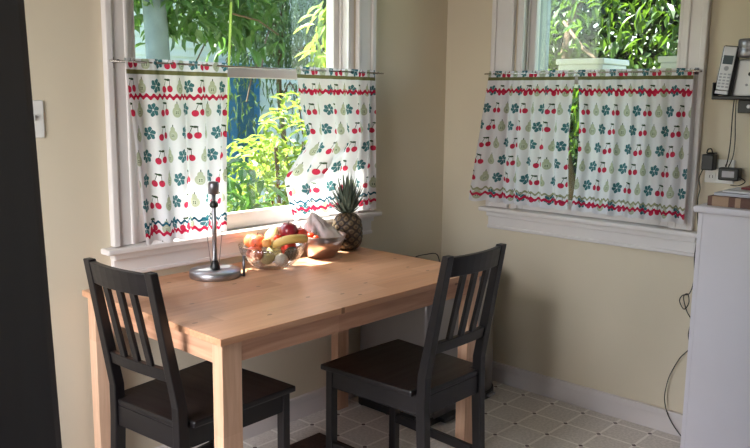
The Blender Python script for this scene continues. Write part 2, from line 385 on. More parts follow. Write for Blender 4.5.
# ------------------------------------------------------------------ chairs (front = +y)
def make_chair():
    t = thing('dining_chair', '', 'chair')
    def post(sx):
        prof = [(-.232, 0), (-.212, .40), (-.214, .50), (-.290, .898)]; th = .034; w = .030
        vs = []
        for k, (y, z) in enumerate(prof):
            xo = (.165, .165, .163, .157)[k]*sx; xi = xo-w*sx; t2 = th*(.95, 1.08, 1, .72)[k]
            vs += [(xo, y-t2/2, z), (xi, y-t2/2, z), (xi, y+t2/2, z), (xo, y+t2/2, z)]
        fs = [(0, 1, 2, 3), (12, 13, 14, 15)]
        for k in range(3):
            for i in range(4): fs.append((k*4+i, k*4+(i+1) % 4, k*4+4+(i+1) % 4, k*4+4+i))
        m = MB(); m.add(vs, fs); return m
    def ypost(z): return -.214-.076*(z-.5)/.398
    for sx in (-1, 1):
        post(sx).build('leg', MBLK, t, bevel=.003)
        MB().box((.168*sx-.015, .165, 0), (.168*sx+.015, .195, .435)).build('leg', MBLK, t, bevel=.003)
    # top rail, bowed backwards
    def rail(z0, z1, bow, th=.02, hx=.130):
        m = MB(); n = 8; vs = []; fs = []
        for i in range(n+1):
            x = -hx+2*hx*i/n; d = -bow*(1-(x/hx)**2)
            for z in (z0, z1):
                y = ypost(z)+d; vs += [(x, y-th/2, z), (x, y+th/2, z)]
        for i in range(n):
            a = i*4; b = a+4
            fs += [(a, b, b+1, a+1), (a+2, a+3, b+3, b+2), (a, a+2, b+2, b), (a+1, b+1, b+3, a+3)]
        fs += [(0, 1, 3, 2), (n*4, n*4+2, n*4+3, n*4+1)]
        return m.add(vs, fs)
    rail(.828, .892, .016).build('top_rail', MBLK, t, bevel=.002)
    rail(.575, .612, .006).build('lower_rail', MBLK, t, bevel=.002)
    for i in range(3):
        x = (-.062, 0, .062)[i]; m = MB(); w = .0125; vs = []
        for z in (.60, .84):
            y = ypost(z)-.006-.008*(z-.6)/.24
            vs += [(x-w, y-.006, z), (x+w, y-.006, z), (x+w, y+.006, z), (x-w, y+.006, z)]
        m.add(vs, [(3, 2, 1, 0), (4, 5, 6, 7), (0, 1, 5, 4), (1, 2, 6, 5), (2, 3, 7, 6), (3, 0, 4, 7)]).build('slat', MBLK, t, bevel=.002)
    # seat
    m = MB(); vs = []; n = 8
    for z in (.436, .456):
        for i in range(n+1): vs.append((-.205+.41*i/n, .2+.006*math.sin(PI*i/n), z))
        for (x, y) in ((.182, -.190), (.134, -.190), (.134, -.223), (-.134, -.223), (-.134, -.190), (-.182, -.190)): vs.append((x, y, z))
    k = n+1+6; fs = [tuple(range(k))[::-1], tuple(range(k, 2*k))]+[(i, (i+1) % k, k+(i+1) % k, k+i) for i in range(k)]
    fs[0], fs[1] = fs[1], fs[0]
    m.add(vs, fs).build('seat', MBLK, t, bevel=.005)
    MB().box((-.152, .172, .372), (.152, .190, .436)).build('seat_rail', MBLK, t, bevel=.002)
    MB().box((-.134, -.222, .372), (.134, -.204, .436)).build('seat_rail', MBLK, t, bevel=.002)
    for sx in (-1, 1):
        def bar(z0, z1, w, nm):
            vs = []
            for z in (z0, z1):
                for (x, y) in ((.148-w, -.196), (.148+w, -.196), (.169+w, .166), (.169-w, .166)): vs.append((x*sx, y, z))
            MB().add(vs, [(0, 1, 2, 3), (4, 5, 6, 7), (0, 1, 5, 4), (1, 2, 6, 5), (2, 3, 7, 6), (3, 0, 4, 7)]).build(nm, MBLK, t, bevel=.002)
        bar(.372, .436, .009, 'seat_rail'); bar(.14, .17, .008, 'stretcher')
    return t
def copy_tree(o, parent=None):
    c = o.copy(); C.objects.link(c); c.parent = parent
    for ch in list(o.children): copy_tree(ch, c)
    return c
ch1 = make_chair(); ch1.location = (-1.744, -.422, 0); ch1.rotation_euler.z = math.radians(5-90)
ch1['label'] = 'black slatted wooden chair at the left end of the table, partly hidden by its leg'
ch2 = copy_tree(ch1); ch2.location = (-1.128, -.714, 0); ch2.rotation_euler.z = math.radians(0)
ch2['label'] = 'black slatted wooden chair pushed under the right end of the long side of the table'
for c_ in (ch1, ch2): c_['group'] = 'black chairs at the dining table'

# ------------------------------------------------------------------ curtains and rods
def curtain(name, horiz, top, bot, zt, zb, off, m, nf, amp, label, group, seed, twist=None):
    """top/bot(v) -> (start, end) along the wall; nf folds"""
    random.seed(seed); nu, nv = nf*12, 44; L = zt-zb
    ph = [random.uniform(0, 2*PI) for _ in range(8)]
    vs = []; uvs = []; fs = []
    cloth = abs(top[1]-top[0])*1.22
    for j in range(nv+1):
        v = j/nv
        a, b = bot(v)
        for i in range(nu+1):
            s = i/nu
            f = (math.sin(2*PI*nf*s+.8*math.sin(5*s+ph[0])+.25*v*math.sin(3*ph[1])) + .45*math.sin(2*PI*nf*.47*s+ph[2]+.8*v))
            gather = .0035*math.sin(2*PI*nf*3.1*s+ph[3])*max(0, 1-v*6)
            A = amp*(.35+.65*min(1, v*2.5)) if v > .03 else amp*.3
            d = -off - A*f*.55 + gather + (-.010*v)
            ss = s+.010*math.sin(2*PI*nf*s*1.0+ph[4])*min(1, v*3)
            tt = a+(b-a)*ss
            z = zt+.012-(L+.012)*v - .004*math.sin(2*PI*nf*s+ph[5])*v
            if twist: tt, d, z = twist(s, v, tt, d, z)
            vs.append((tt, d, z) if horiz else (d, tt, z)); uvs.append((s*cloth, v*L))
    for j in range(nv):
        for i in range(nu):
            p = j*(nu+1)+i; fs.append((p, p+1, p+nu+2, p+nu+1))
    me = bpy.data.meshes.new(name); me.from_pydata(vs, [], fs); me.materials.append(m); ul = me.uv_layers.new(name='UVMap')
    for p in me.polygons:
        p.use_smooth = True
        for li in p.loop_indices: ul.data[li].uv = uvs[me.loops[li].vertex_index]
    o = bpy.data.objects.new(name, me); C.objects.link(o)
    return tag(o, label, 'curtain', group)
sg = rgb(150, 150, 118)
mL = curtain_mat('fruit_print_cotton_left', .61, .042, .120, .040, .072, rgb(30, 80, 100), .012)
mL2 = curtain_mat('fruit_print_cotton_middle', .58, .036, .092, .030, .060, rgb(30, 80, 100), .26)
mR = curtain_mat('fruit_print_cotton_right', .575, .034, .086, .024, .048, sg, .10)
mR2 = curtain_mat('fruit_print_cotton_far_right', .575, .034, .086, .024, .048, sg, .31)
lerp = lambda a, b, t_: a+(b-a)*t_
curtain('cafe_curtain', True, (-1.775, -1.365), lambda v: (lerp(-1.777, -1.726, v), lerp(-1.365, -1.385, v)), 1.468, .868, .068, mL, 5, .027,
        'fruit print cafe curtain on the left side of the left window, glowing at the bottom', 'fruit print cafe curtains', 3)
def tw(s, v, t, d, z):     # the slanting fold of the bunched cloth
    c_ = .62-.45*(v-.45)/.4
    k = math.exp(-((s-c_)/.045)**2)*max(0, min(1, (v-.4)*8))*max(0, min(1, (.92-v)*8))
    return t-.012*k, d-.030*k, z
curtain('cafe_curtain', True, (-1.045, -.573), lambda v: (np.interp(v, [0, .25, .48, .60, .72, .85, 1], [-1.048, -1.03, -.998, -1.06, -1.125, -1.105, -1.075]), -.585), 1.468, .882, .068, mL2, 6, .021,
        'fruit print cafe curtain on the right side of the left window, behind the pineapple', 'fruit print cafe curtains', 8, tw)
def curl(s, v, t, d, z):   # s=0 is the corner side, its hem swings out
    k = max(0, 1-s*6)*v
    return t+.035*k, d-.035*k, z+.0*k
curtain('cafe_curtain', False, (-.296, -.742), lambda v: (lerp(-.300, -.275, v), lerp(-.742, -.752, v)+.012*math.sin(PI*min(1, v*1.1))), 1.478, .893, .066, mR, 7, .018,
        'fruit print cafe curtain on the corner side of the right window, hem swinging outward', 'fruit print cafe curtains', 5, curl)
curtain('cafe_curtain', False, (-.748, -1.236), lambda v: (lerp(-.748, -.760, v)-.022*math.sin(PI*v), lerp(-1.236, -1.246, v)), 1.478, .893, .066, mR2, 7, .018,
        'fruit print cafe curtain on the phone side of the right window', 'fruit print cafe curtains', 9)
MROD = mat('chrome_rod', rgb(190, 186, 180), .25, 1)
t = thing('curtain_rod', 'thin metal curtain rod across the left window', 'curtain rod', (-1.18, -.068, 1.468), group='cafe curtain rods')
MB().tube([(-.645, 0, 0), (.645, 0, 0)], .0035).build('rod', MROD, t, smooth=True)
for x in (-.615, .615): MB().tube([(x, .048, .0), (x, .004, 0), (x, 0, .004)], .004).box((x-.008, .042, -.02), (x+.008, .048, .015)).build('bracket', MDST, t)
t = thing('curtain_rod', 'thin metal curtain rod across the right window', 'curtain rod', (-.066, -.77, 1.478), group='cafe curtain rods')
MB().tube(curve_pts([(.036, .475, 0), (.008, .472, 0), (0, .455, 0), (0, 0, 0), (0, -.455, 0), (.008, -.468, 0), (.036, -.472, 0)], 5), .0035).build('rod', MROD, t, smooth=True)
for y in (.462, -.462): MB().box((.034, y-.008, -.012), (.046, y+.008, .014)).tube([(.036, y, .004), (.01, y, .004)], .005).build('bracket', MDST, t)

# ------------------------------------------------------------------ things on the table
def paper_holder():
    t = thing('paper_towel_holder', 'empty brushed steel paper towel holder with a round base', 'paper towel holder', (-1.499, -.150, TZ))
    MB().lathe([(.088, 0), (.090, .002), (.090, .021), (.087, .025), (.02, .026)], n=48).build('base', MSTEEL, t, smooth='auto')
    MB().lathe([(.019, .025), (.018, .034), (.012, .052), (.0085, .058)], n=20).build('collar', MBP, t, smooth='auto')
    MB().lathe([(.0085, .055), (.0075, .31)], n=16).build('pole', MSTEEL, t, smooth='auto')
    MB().lathe([(.009, .245), (.015, .249), (.016, .258), (.010, .268), (.008, .27)], n=20).build('stop_ring', MBP, t, smooth='auto')
    MB().lathe([(.010, .292), (.019, .294), (.019, .330), (.016, .336), (.004, .338)], n=24).build('finial', MDST, t, smooth='auto')
    a = Vector((.676, -.737, 0))
    for s in (-1, 1):
        MB().tube([a*.013*s+Vector((0, 0, .03)), a*.026*s+Vector((0, 0, .15)), a*.010*s+Vector((0, 0, .232))][:3], .0012, 6).build('wire', MDST, t)
    p = a*.094+Vector((.01, 0, 0)); MB().tube([p+Vector((0, 0, .0)), p+Vector((0, 0, .075))], .005, 10).tube([p+Vector((0, 0, .006)), a*.08+Vector((0, 0, .006))], .004, 8).build('tension_arm', MDST, t, smooth='auto')
paper_holder()
A_ = Vector((.676, -.737, 0)); D_ = Vector((.737, .676, 0))
BC = Vector((-1.262, -.178, TZ))
MGL = bpy.data.materials.new('ribbed_clear_glass'); MGL.use_nodes = True; nt = MGL.node_tree; nt.nodes.remove(nt.nodes['Principled BSDF'])
tr_ = nt.nodes.new('ShaderNodeBsdfTransparent'); tr_.inputs[0].default_value = (.9, .91, .93, 1)
gl_ = nt.nodes.new('ShaderNodeBsdfGlossy'); gl_.inputs['Roughness'].default_value = .06
lw_ = nt.nodes.new('ShaderNodeLayerWeight'); lw_.inputs[0].default_value = .5; E_.nt = nt; fac_ = E_.m('POWER', E_(lw_.outputs['Facing']), 2.0)*.7+.06
nz = nt.nodes.new('ShaderNodeTexNoise'); nz.inputs['Scale'].default_value = 6
mr = nt.nodes.new('ShaderNodeMapRange'); mr.inputs['To Min'].default_value = .04; mr.inputs['To Max'].default_value = .1
nt.links.new(nz.outputs[0], mr.inputs[0]); nt.links.new(mr.outputs[0], gl_.inputs['Roughness'])
mx_ = nt.nodes.new('ShaderNodeMixShader'); nt.links.new(fac_.v, mx_.inputs[0])
nt.links.new(tr_.outputs[0], mx_.inputs[1]); nt.links.new(gl_.outputs[0], mx_.inputs[2]); nt.links.new(mx_.outputs[0], nt.nodes['Material Output'].inputs[0])
outer = [(.045, 0), (.05, .001), (.078, .016), (.101, .038), (.116, .062), (.125, .088)]
inner = [(.122, .089), (.1125, .063), (.097, .040), (.074, .020), (.045, .006), (.001, .005)]
def ribs(r, z, a, k): return r+(.0016*math.cos(a*44)*(1 if 0 < k < 5 else 0))
tag(MB().lathe([(.001, 0)]+outer+inner, n=264, fn=lambda r, z, a, k: r+(.0018*math.cos(a*44) if 2 <= k <= 6 and z < .085 else 0)).build('glass_bowl', MGL, smooth=True, loc=BC),
    'clear ribbed glass fruit bowl beside the paper towel holder', 'bowl')
def fruit_mat(n, c1, c2, rough=.4, sc_=6, sss=.0): return mat(n, c1, rough, noise=.1, scale=sc_, col2=c2, bump=.02)
def ball(name, m, label, cat, p, r, sx=1, sz=1, dent=.12, neck=0, rot=(0, 0, 0), group=None, stem=True, segs=28):
    mb = MB(); n = 20; prof = []
    for k in range(n+1):
        th = PI*k/n-PI/2
        rr = math.cos(th)*r*sx; zz = math.sin(th)*r*sz
        if dent and zz > 0: zz -= r*dent*math.exp(-(rr/(r*.28))**2)*2
        if dent and zz < 0: zz += r*dent*math.exp(-(rr/(r*.25))**2)
        if neck and zz > 0: rr *= (1-neck*(zz/(r*sz))**1.2*.8)
        prof.append((max(rr, .0002), zz))
    rnd = random.Random(hash(label) % 1000 if False else int(r*1e5)+int(p[0]*1000))
    p1, p2 = rnd.uniform(0, 6), rnd.uniform(0, 6)
    mb.lathe(prof, n=segs, fn=lambda q, z, a, k: q*(1+.03*math.sin(2*a+p1)+.015*math.sin(3*a+p2)))
    o = mb.build(name, m, smooth=True); o.location = p; o.rotation_euler = rot
    tag(o, label, cat, group)
    if stem:
        MB().tube([(0, 0, prof[-1][1]-.002), (.001, 0, prof[-1][1]+.007), (.004, 0, prof[-1][1]+.012)], .0013, 6).build('stem', MSTEM, o, smooth=True)
    return o
MSTEM = mat('brown_stem', rgb(80, 55, 30), .8)
Mpeach = fruit_mat('peach_skin', rgb(232, 96, 60), rgb(246, 160, 96), .6)
Mnect = fruit_mat('nectarine_skin', rgb(214, 70, 52), rgb(242, 130, 84), .4)
Mpear = fruit_mat('pear_skin', rgb(206, 190, 120), rgb(226, 214, 158), .5)
Mgreen = fruit_mat('green_pear_skin', rgb(150, 142, 84), rgb(190, 178, 120), .5)
Mapple = fruit_mat('dark_apple_skin', rgb(112, 20, 36), rgb(150, 36, 50), .28)
Mred = fruit_mat('red_apple_skin', rgb(176, 28, 34), rgb(214, 80, 60), .3)
Mtom = fruit_mat('tomato_skin', rgb(226, 52, 28), rgb(240, 84, 44), .25)
Mapr = fruit_mat('apricot_skin', rgb(222, 140, 72), rgb(236, 170, 100), .55)
Mplum = fruit_mat('plum_skin', rgb(38, 26, 48), rgb(70, 44, 70), .35)
Mavo = fruit_mat('avocado_skin', rgb(34, 40, 28), rgb(54, 56, 38), .6, 30)
Monion = fruit_mat('onion_skin', rgb(226, 216, 196), rgb(240, 232, 214), .45)
Mban = fruit_mat('banana_skin', rgb(188, 148, 76), rgb(214, 180, 104), .5)
def BP(a, b, z): p = BC+A_*a+D_*b; return (p.x, p.y, z)
G = 'fruit piled in the glass bowl'
ball('peach', Mpeach, 'pinkish peach at the far left rim of the glass bowl', 'peach', BP(-.080, .022, .828), .028, group=G, stem=False)
ball('nectarine', Mnect, 'orange red nectarine rising above the left rim of the glass bowl', 'nectarine', BP(-.052, -.016, .832), .029, group=G)
ball('nectarine', Mnect, 'orange red nectarine lower down against the near left side of the glass bowl', 'nectarine', BP(-.056, -.052, .795), .030, group=G)
ball('pear', Mpear, 'pale yellow pear standing up in the middle of the glass bowl', 'pear', BP(.000, .030, .845), .031, sz=1.25, neck=.45, dent=.03, rot=(.15, .2, 0), group=G)
ball('apple', Mapple, 'dark red apple on top of the fruit pile, its highest fruit', 'apple', BP(.060, .018, .868), .034, group=G)
ball('apple', Mred, 'bright red apple at the right rim of the glass bowl, behind the banana', 'apple', BP(.100, .040, .848), .030, group=G)
ball('cherry_tomato', Mtom, 'small orange red tomato in the middle of the glass bowl', 'tomato', BP(.026, -.022, .846), .016, group=G, dent=.06)
ball('apricot', Mapr, 'small tan apricot between the nectarines and the banana', 'apricot', BP(-.014, -.040, .832), .017, group=G, stem=False)
ball('plum', Mplum, 'dark plum seen through the left side of the glass bowl', 'plum', BP(-.066, -.006, .782), .026, group=G, stem=False)
ball('avocado', Mavo, 'dark avocado seen through the right side of the glass bowl', 'avocado', BP(.076, -.020, .790), .025, sz=1.25, neck=.25, dent=0, rot=(.9, .4, 0), group=G, stem=False)
ball('pear', Mgreen, 'dull green pear at the bottom left of the glass bowl', 'pear', BP(-.012, -.030, .775), .026, sz=1.15, neck=.3, dent=.03, rot=(1.2, 0, .8), group=G)
ball('onion', Monion, 'pale onion at the bottom of the glass bowl, seen through the glass', 'onion', BP(.040, -.040, .768), .025, group=G, dent=.0)
ball('apple', Mgreen, 'green apple low in the bowl under the pale pear', 'apple', BP(.008, .034, .781), .033, group=G)
ball('apple', Mred, 'red apple low in the bowl under the dark red apple', 'apple', BP(.060, .028, .800), .031, group=G)
# banana lying over the right front rim
pts = curve_pts([BP(.012, -.052, .820), BP(.035, -.066, .838), BP(.065, -.070, .850), BP(.095, -.060, .853), BP(.120, -.038, .849), BP(.132, -.022, .842)], 5)
n_ = len(pts); rs = [.0165*(min(1, (.18+1.6*math.sin(PI*min(1, max(0, k/(n_-1))))**.7))) if 0 < k < n_-1 else .004 for k in range(n_)]
bo = tag(MB().tube(pts, .017, 6, rs).build('banana', Mban, smooth=True), 'yellow banana lying over the right front rim of the glass bowl', 'banana', G)
MB().tube([pts[-1], Vector(pts[-1])+Vector((.008, .010, -.002))], .0035, 6).build('stem', MSTEM, bo, smooth=True)

MC2 = Vector((-.985, -.150, TZ))
MBOWL = mat('hammered_metal', rgb(196, 172, 164), .3, 1, noise=.06, scale=14, bump=.15)
tag(MB().lathe([(.002, 0), (.055, 0), (.060, .004), (.081, .040), (.102, .090), (.099, .091), (.078, .042), (.056, .008), (.002, .006)], n=48).build('metal_bowl', MBOWL, smooth=True, loc=MC2),
    'tapered brushed metal bowl between the glass bowl and the pineapple', 'bowl')
# crumpled bag
rnd = random.Random(4); mb = MB(); n, m_ = 46, 22; vs = []; fs = []
hz = [rnd.uniform(0, 6) for _ in range(12)]
for j in range(m_+1):
    q = j/m_
    for i in range(n):
        a = 2*PI*i/n; cr_ = .12*math.sin(7*a+hz[0]+3*q)+.09*math.sin(11*a+hz[1]-4*q)+.06*math.sin(17*a+hz[2]+9*q)
        r = .083*(1-q)**.75*(1+cr_*(.3+q))
        off = A_*(-.036*q**.8)+D_*(.0)
        z = .064+.112*q**1.1+.007*math.sin(5*a+hz[3]+6*q)*(1-q) + (.018*math.cos(a-math.radians(-47))*(1-q))*.4
        tail = A_*(.016*(1-q))
        vs.append((r*math.cos(a)+off.x+tail.x, r*math.sin(a)+off.y+tail.y, z))
for j in range(m_):
    for i in range(n): fs.append((j*n+i, j*n+(i+1) % n, (j+1)*n+(i+1) % n, (j+1)*n+i))
fs.append(tuple(range(n))[::-1]); fs.append(tuple(m_*n+i for i in range(n)))
MBAG = mat('crumpled_bag', rgb(206, 190, 188), .45, noise=.06, scale=20, bump=.2)
bag = tag(MB().add(vs, fs).build('crumpled_bag', MBAG, smooth=True, loc=MC2), 'crumpled pinkish grey bag stuffed in the metal bowl, twisted to a peak', 'bag')
md = bag.modifiers.new('crumple', 'DISPLACE'); tx = bpy.data.textures.new('crumple', 'VORONOI'); tx.noise_scale = .035; md.texture = tx; md.strength = .012; md.mid_level = .3
for k, (a, b_, z, l) in enumerate(((-.062, -.052, .828, 'orange red tomato at the left rim of the metal bowl'), (-.036, -.074, .824, 'orange red tomato at the near rim of the metal bowl under the bag'), (-.014, -.080, .818, 'small orange red tomato, rightmost in the metal bowl'))):
    p = MC2+A_*a+D_*b_
    ball('tomato', Mtom, l, 'tomato', (p.x, p.y, z), (.018, .017, .014)[k], dent=.08, group='tomatoes in the metal bowl')

# pineapple
PC = (-.803, -.124, TZ)
t = thing('pineapple', 'whole ripe pineapple with a spiky grey green crown at the back of the table', 'pineapple', PC); t.rotation_euler = (0, math.radians(-3), 0)
mb = MB(); N1, N2 = 160, 110; vs = []; fs = []; eyes = []
for j in range(N2+1):
    q = j/N2; z = .002+.158*q; R = .0555*(max(0, 1-abs(2*q-.96)**3.0))**.42+.006
    for i in range(N1):
        a = 2*PI*i/N1; u_ = a/(2*PI)*9; w = q*4.6
        c1 = abs(math.sin(PI*(u_+w)))*abs(math.sin(PI*(u_-w)))
        R2 = R+.005*(c1**.5)-.002; eyes.append(c1)
        vs.append((R2*math.cos(a), R2*math.sin(a), z))
for j in range(N2):
    for i in range(N1): fs.append((j*N1+i, j*N1+(i+1) % N1, (j+1)*N1+(i+1) % N1, (j+1)*N1+i))
fs.append(tuple(range(N1))[::-1]); fs.append(tuple(N2*N1+i for i in range(N1)))
MPI = bpy.data.materials.new('pineapple_skin'); MPI.use_nodes = True; nt = MPI.node_tree; E_.nt = nt; bb = nt.nodes['Principled BSDF']
g = nt.nodes.new('ShaderNodeAttribute'); g.attribute_name = 'eye'; cr = nt.nodes.new('ShaderNodeValToRGB'); cr.color_ramp.elements[0].color = rgb(52, 38, 30); cr.color_ramp.elements[1].color = rgb(118, 98, 70)
cr.color_ramp.elements[0].position = .25; cr.color_ramp.elements[1].position = .62
e3 = cr.color_ramp.elements.new(.93); e3.color = rgb(84, 66, 48)
nt.links.new(g.outputs['Fac'], cr.inputs[0]); nt.links.new(cr.outputs[0], bb.inputs['Base Color']); bb.inputs['Roughness'].default_value = .55
pb = MB().add(vs, fs).build('body', MPI, t, smooth=True)
at_ = pb.data.attributes.new('eye', 'FLOAT', 'POINT'); at_.data.foreach_set('value', eyes)
MCR = mat('pineapple_leaf', rgb(72, 88, 78), .5, noise=.2, scale=10, col2=rgb(112, 124, 108))
rnd = random.Random(11); mb = MB()
for k in range(84):
    lv = k/84; az = k*2.39996; L = .062+.092*lv**.6+rnd.uniform(-.008, .008); tilt = math.radians(68*(1-lv)**.85+6)
    base = Vector((.016*math.cos(az)*(1-lv*.6), .016*math.sin(az)*(1-lv*.6), .158+.022*lv))
    d = Vector((math.cos(az)*math.sin(tilt), math.sin(az)*math.sin(tilt), math.cos(tilt))); sd = Vector((-math.sin(az), math.cos(az), 0)); nn = sd.cross(d)
    vs = []; S = 6
    for i in range(S+1):
        q = i/S; w = .0095*(1-q**1.8)*(1-.2*(1-q)); p = base+d*L*q+nn*(-.018*(q**2))*(1 if lv < .6 else .3)+Vector((0, 0, .01*q*q*(1-lv)))
        vs += [p-sd*w+nn*.003*(1-q), p, p+sd*w+nn*.003*(1-q)]
    fs = []
    for i in range(S):
        for c in (0, 1): fs.append((i*3+c, i*3+c+1, i*3+4+c, i*3+3+c))
    mb.add(vs, fs)
mb.build('crown', MCR, t, smooth=True)

# ------------------------------------------------------------------ bins and rug
def rounded(hx, hy, r, n=6):
    out = []
    for cx, cy, a0 in ((hx-r, hy-r, 0), (-hx+r, hy-r, 90), (-hx+r, -hy+r, 180), (hx-r, -hy+r, 270)):
        for k in range(n+1): a = math.radians(a0+90*k/n); out.append((cx+r*math.cos(a), cy+r*math.sin(a)))
    return out
MBIN = mat('grey_steel_bin', rgb(150, 148, 150), .38, .85, noise=.05, scale=6, stretch=(1, 1, .2))
t = thing('slim_trash_can', 'slim rectangular grey steel step trash can beside the right end of the table', 'trash can', (-.535, -.27, 0))
MB().prism(rounded(.152, .200, .02), 0, .035, 'z').build('base', MBP, t, bevel=.004)
MB().prism(rounded(.148, .196, .02), .035, .60, 'z').build('body', MBIN, t, bevel=.002)
MB().prism(rounded(.152, .200, .02), .60, .635, 'z').prism(rounded(.13, .178, .02), .635, .650, 'z').build('lid', MBP, t, bevel=.004)
MB().box((-.07, -.240, .010), (.05, -.2, .028)).build('pedal', MBP, t, bevel=.004)
MB().box((-.1, -.2015, .028), (.09, -.1955, .09)).box((-.02, -.203, .03), (.0, -.2, .085)).build('pedal_plate', MDST, t, bevel=.002)
MB().tube(curve_pts([(-.11, -.05, .645), (-.095, -.07, .70), (-.05, -.10, .715), (.0, -.12, .71), (.02, -.125, .645)], 6), .0022, 6).build('wire_handle', MBP, t, smooth=True)
MBIN2 = mat('round_bin_steel', rgb(168, 164, 160), .35, .9, noise=.05, scale=6, stretch=(1, 1, .2))
t = thing('round_trash_can', 'round brushed steel step trash can standing in the room corner', 'trash can', (-.225, -.318, 0))
MB().lathe([(.145, 0), (.147, .004), (.147, .030), (.142, .036)], n=48).build('base', MBP, t, smooth='auto')
MB().lathe([(.138, .036), (.138, .565)], n=48).build('body', MBIN2, t, smooth='auto')
MB().lathe([(.141, .565), (.141, .585), (.12, .61), (.07, .625), (.01, .63)], n=48).build('lid', MDST, t, smooth='auto')
MB().box((-.01, -.162, .014), (.04, -.138, .026)).build('pedal', MSTEEL, t, bevel=.003)
MRUG = mat('brown_mat', rgb(66, 42, 34), .95, noise=.2, scale=80, bump=.4)
tag(MB().box((-1.55, -.50, 0), (-1.03, -.19, .010)).build('floor_mat', MRUG, bevel=.004), 'small dark brown mat on the floor under the table', 'mat')

# ------------------------------------------------------------------ counter, phone, outlet
MCAB = mat('white_cabinet_paint', rgb(222, 216, 222), .5, noise=.02, scale=3)
t = thing('counter_cabinet', 'tall white painted counter cabinet at the right edge', 'cabinet', (-.16, -1.378, 0))
MB().box((-.14, -1.10, 0), (.14, 0, .975)).box((-.141, -.016, 0), (-.139, 0, .97)).build('body', MCAB, t, bevel=.004)
MB().box((-.158, -1.11, .975), (.155, .016, 1.0)).build('countertop', MCAB, t, bevel=.008)
def book(name, p, sx, sy, h, m, label, group, pages=None):
    o = thing(name, label, 'book', p, group=group)
    MB().box((-sx/2, -sy, 0), (sx/2, 0, .004)).box((-sx/2, -sy, h-.004), (sx/2, 0, h)).box((-sx/2, -sy, .004), (-sx/2+.006, 0, h-.004)).build('cover', m, o, bevel=.001)
    MB().box((-sx/2+.006, -sy+.004, .004), (sx/2-.004, -.004, h-.004)).build('pages', MPAGE, o); return o
MPAGE = mat('paper_pages', rgb(226, 218, 200), .9, noise=.05, scale=60, stretch=(1, 1, 20))
# tan photo album with brown bands on its spine
MALB = bpy.data.materials.new('banded_album'); MALB.use_nodes = True; nt = MALB.node_tree; E_.nt = nt
tc = nt.nodes.new('ShaderNodeTexCoord'); sp = nt.nodes.new('ShaderNodeSeparateXYZ'); nt.links.new(tc.outputs['Object'], sp.inputs[0])
yy = E_(sp.outputs[1]); bands = yy.gt(-.016).max(yy.lt(-.072)*yy.gt(-.094)).max(yy.lt(-.112)*yy.gt(-.145))
nt.links.new(mixc(nt, rgb(168, 136, 112), rgb(104, 70, 58), bands), nt.nodes['Principled BSDF'].inputs['Base Color']); nt.nodes['Principled BSDF'].inputs['Roughness'].default_value = .6
book('photo_album', (-.18, -1.398, 1.0005), .20, .30, .034, MALB, 'tan album with dark brown bands lying on the white counter', 'stack on the counter')
book('magazine', (-.165, -1.41, 1.0355), .18, .28, .010, mat('grey_paper', rgb(196, 196, 206), .5), 'pale grey magazine lying on the tan album', 'stack on the counter')
book('booklet', (-.15, -1.43, 1.0465), .16, .24, .006, mat('white_paper', rgb(222, 222, 226), .5), 'white booklet near the top of the counter stack', 'stack on the counter')
book('notebook', (-.10, -1.47, 1.0535), .12, .2, .008, mat('dark_red_cover', rgb(120, 34, 40), .5), 'dark red notebook on top of the counter stack', 'stack on the counter')

t = thing('wall_outlet', 'white double wall outlet above the counter', 'outlet', (0, -1.335, 1.10))
MB().box((-.006, -.058, -.046), (0, .052, .046)).build('cover_plate', MWP, t, bevel=.003)
for y in (.026, -.03):
    for z in (-.022, .022):
        q = MB().box((-.008, y-.016, z-.014), (-.005, y+.016, z+.014)).build('socket', MWP, t, bevel=.002)
        MB().box((-.0086, y-.007, z-.005), (-.0078, y-.005, z+.006)).box((-.0086, y+.005, z-.005), (-.0078, y+.007, z+.006)).build('slot', MBP, q)
t = thing('power_adapter', 'tall black power adapter plugged into the left side of the wall outlet', 'power adapter', (-.009, -1.306, 1.135), group='power adapters at the outlet')
MB().box((-.045, -.022, -.030), (0, .022, .030)).prism(rounded(.018, .016, .006), .030, .036, 'z').build('case', MBP, t, bevel=.004)
MB().tube(curve_pts([(-.022, .012, .034), (-.022, .008, .048), (-.022, -.004, .050), (-.022, -.010, .034)], 5), .0025, 6).build('cable_loop', MCORD, t, smooth=True)
t = thing('power_adapter', 'wide black power adapter plugged into the right side of the wall outlet', 'power adapter', (-.009, -1.378, 1.095), group='power adapters at the outlet')
MB().box((-.042, -.045, -.024), (0, .030, .024)).build('case', MBP, t, bevel=.005)
MB().box((-.044, -.030, -.012), (-.041, .015, .012)).build('raised_label', MDST, t, bevel=.001)
def cord(name, pts, label, r=.0022, group=None):
    return tag(MB().tube(curve_pts(pts, 7), r, 6).build(name, MCORD, smooth=True), label, 'cord', group)
cord('hanging_cord', [(-.03, -1.285, 1.11), (-.03, -1.272, 1.07), (-.028, -1.278, 1.03), (-.026, -1.272, .99), (-.025, -1.275, .93), (-.024, -1.282, .85), (-.024, -1.276, .76), (-.022, -1.281, .674), (-.022, -1.268, .61), (-.022, -1.240, .595), (-.022, -1.230, .57), (-.022, -1.250, .54), (-.024, -1.268, .57), (-.026, -1.262, .605), (-.026, -1.246, .59), (-.024, -1.262, .535),
     (-.022, -1.281, .50), (-.022, -1.275, .44), (-.022, -1.283, .385), (-.022, -1.249, .335), (-.022, -1.217, .263), (-.024, -1.204, .208), (-.026, -1.201, .142), (-.026, -1.227, .071), (-.028, -1.285, .008), (-.03, -1.33, .005)],
     'black cord hanging down the wall beside the white cabinet to the floor')
cord('hanging_cord', [(-.030, -1.378, 1.375), (-.028, -1.376, 1.32), (-.022, -1.375, 1.22), (-.022, -1.372, 1.16), (-.04, -1.372, 1.122)], 'black cord hanging from the wall phone to the adapter')
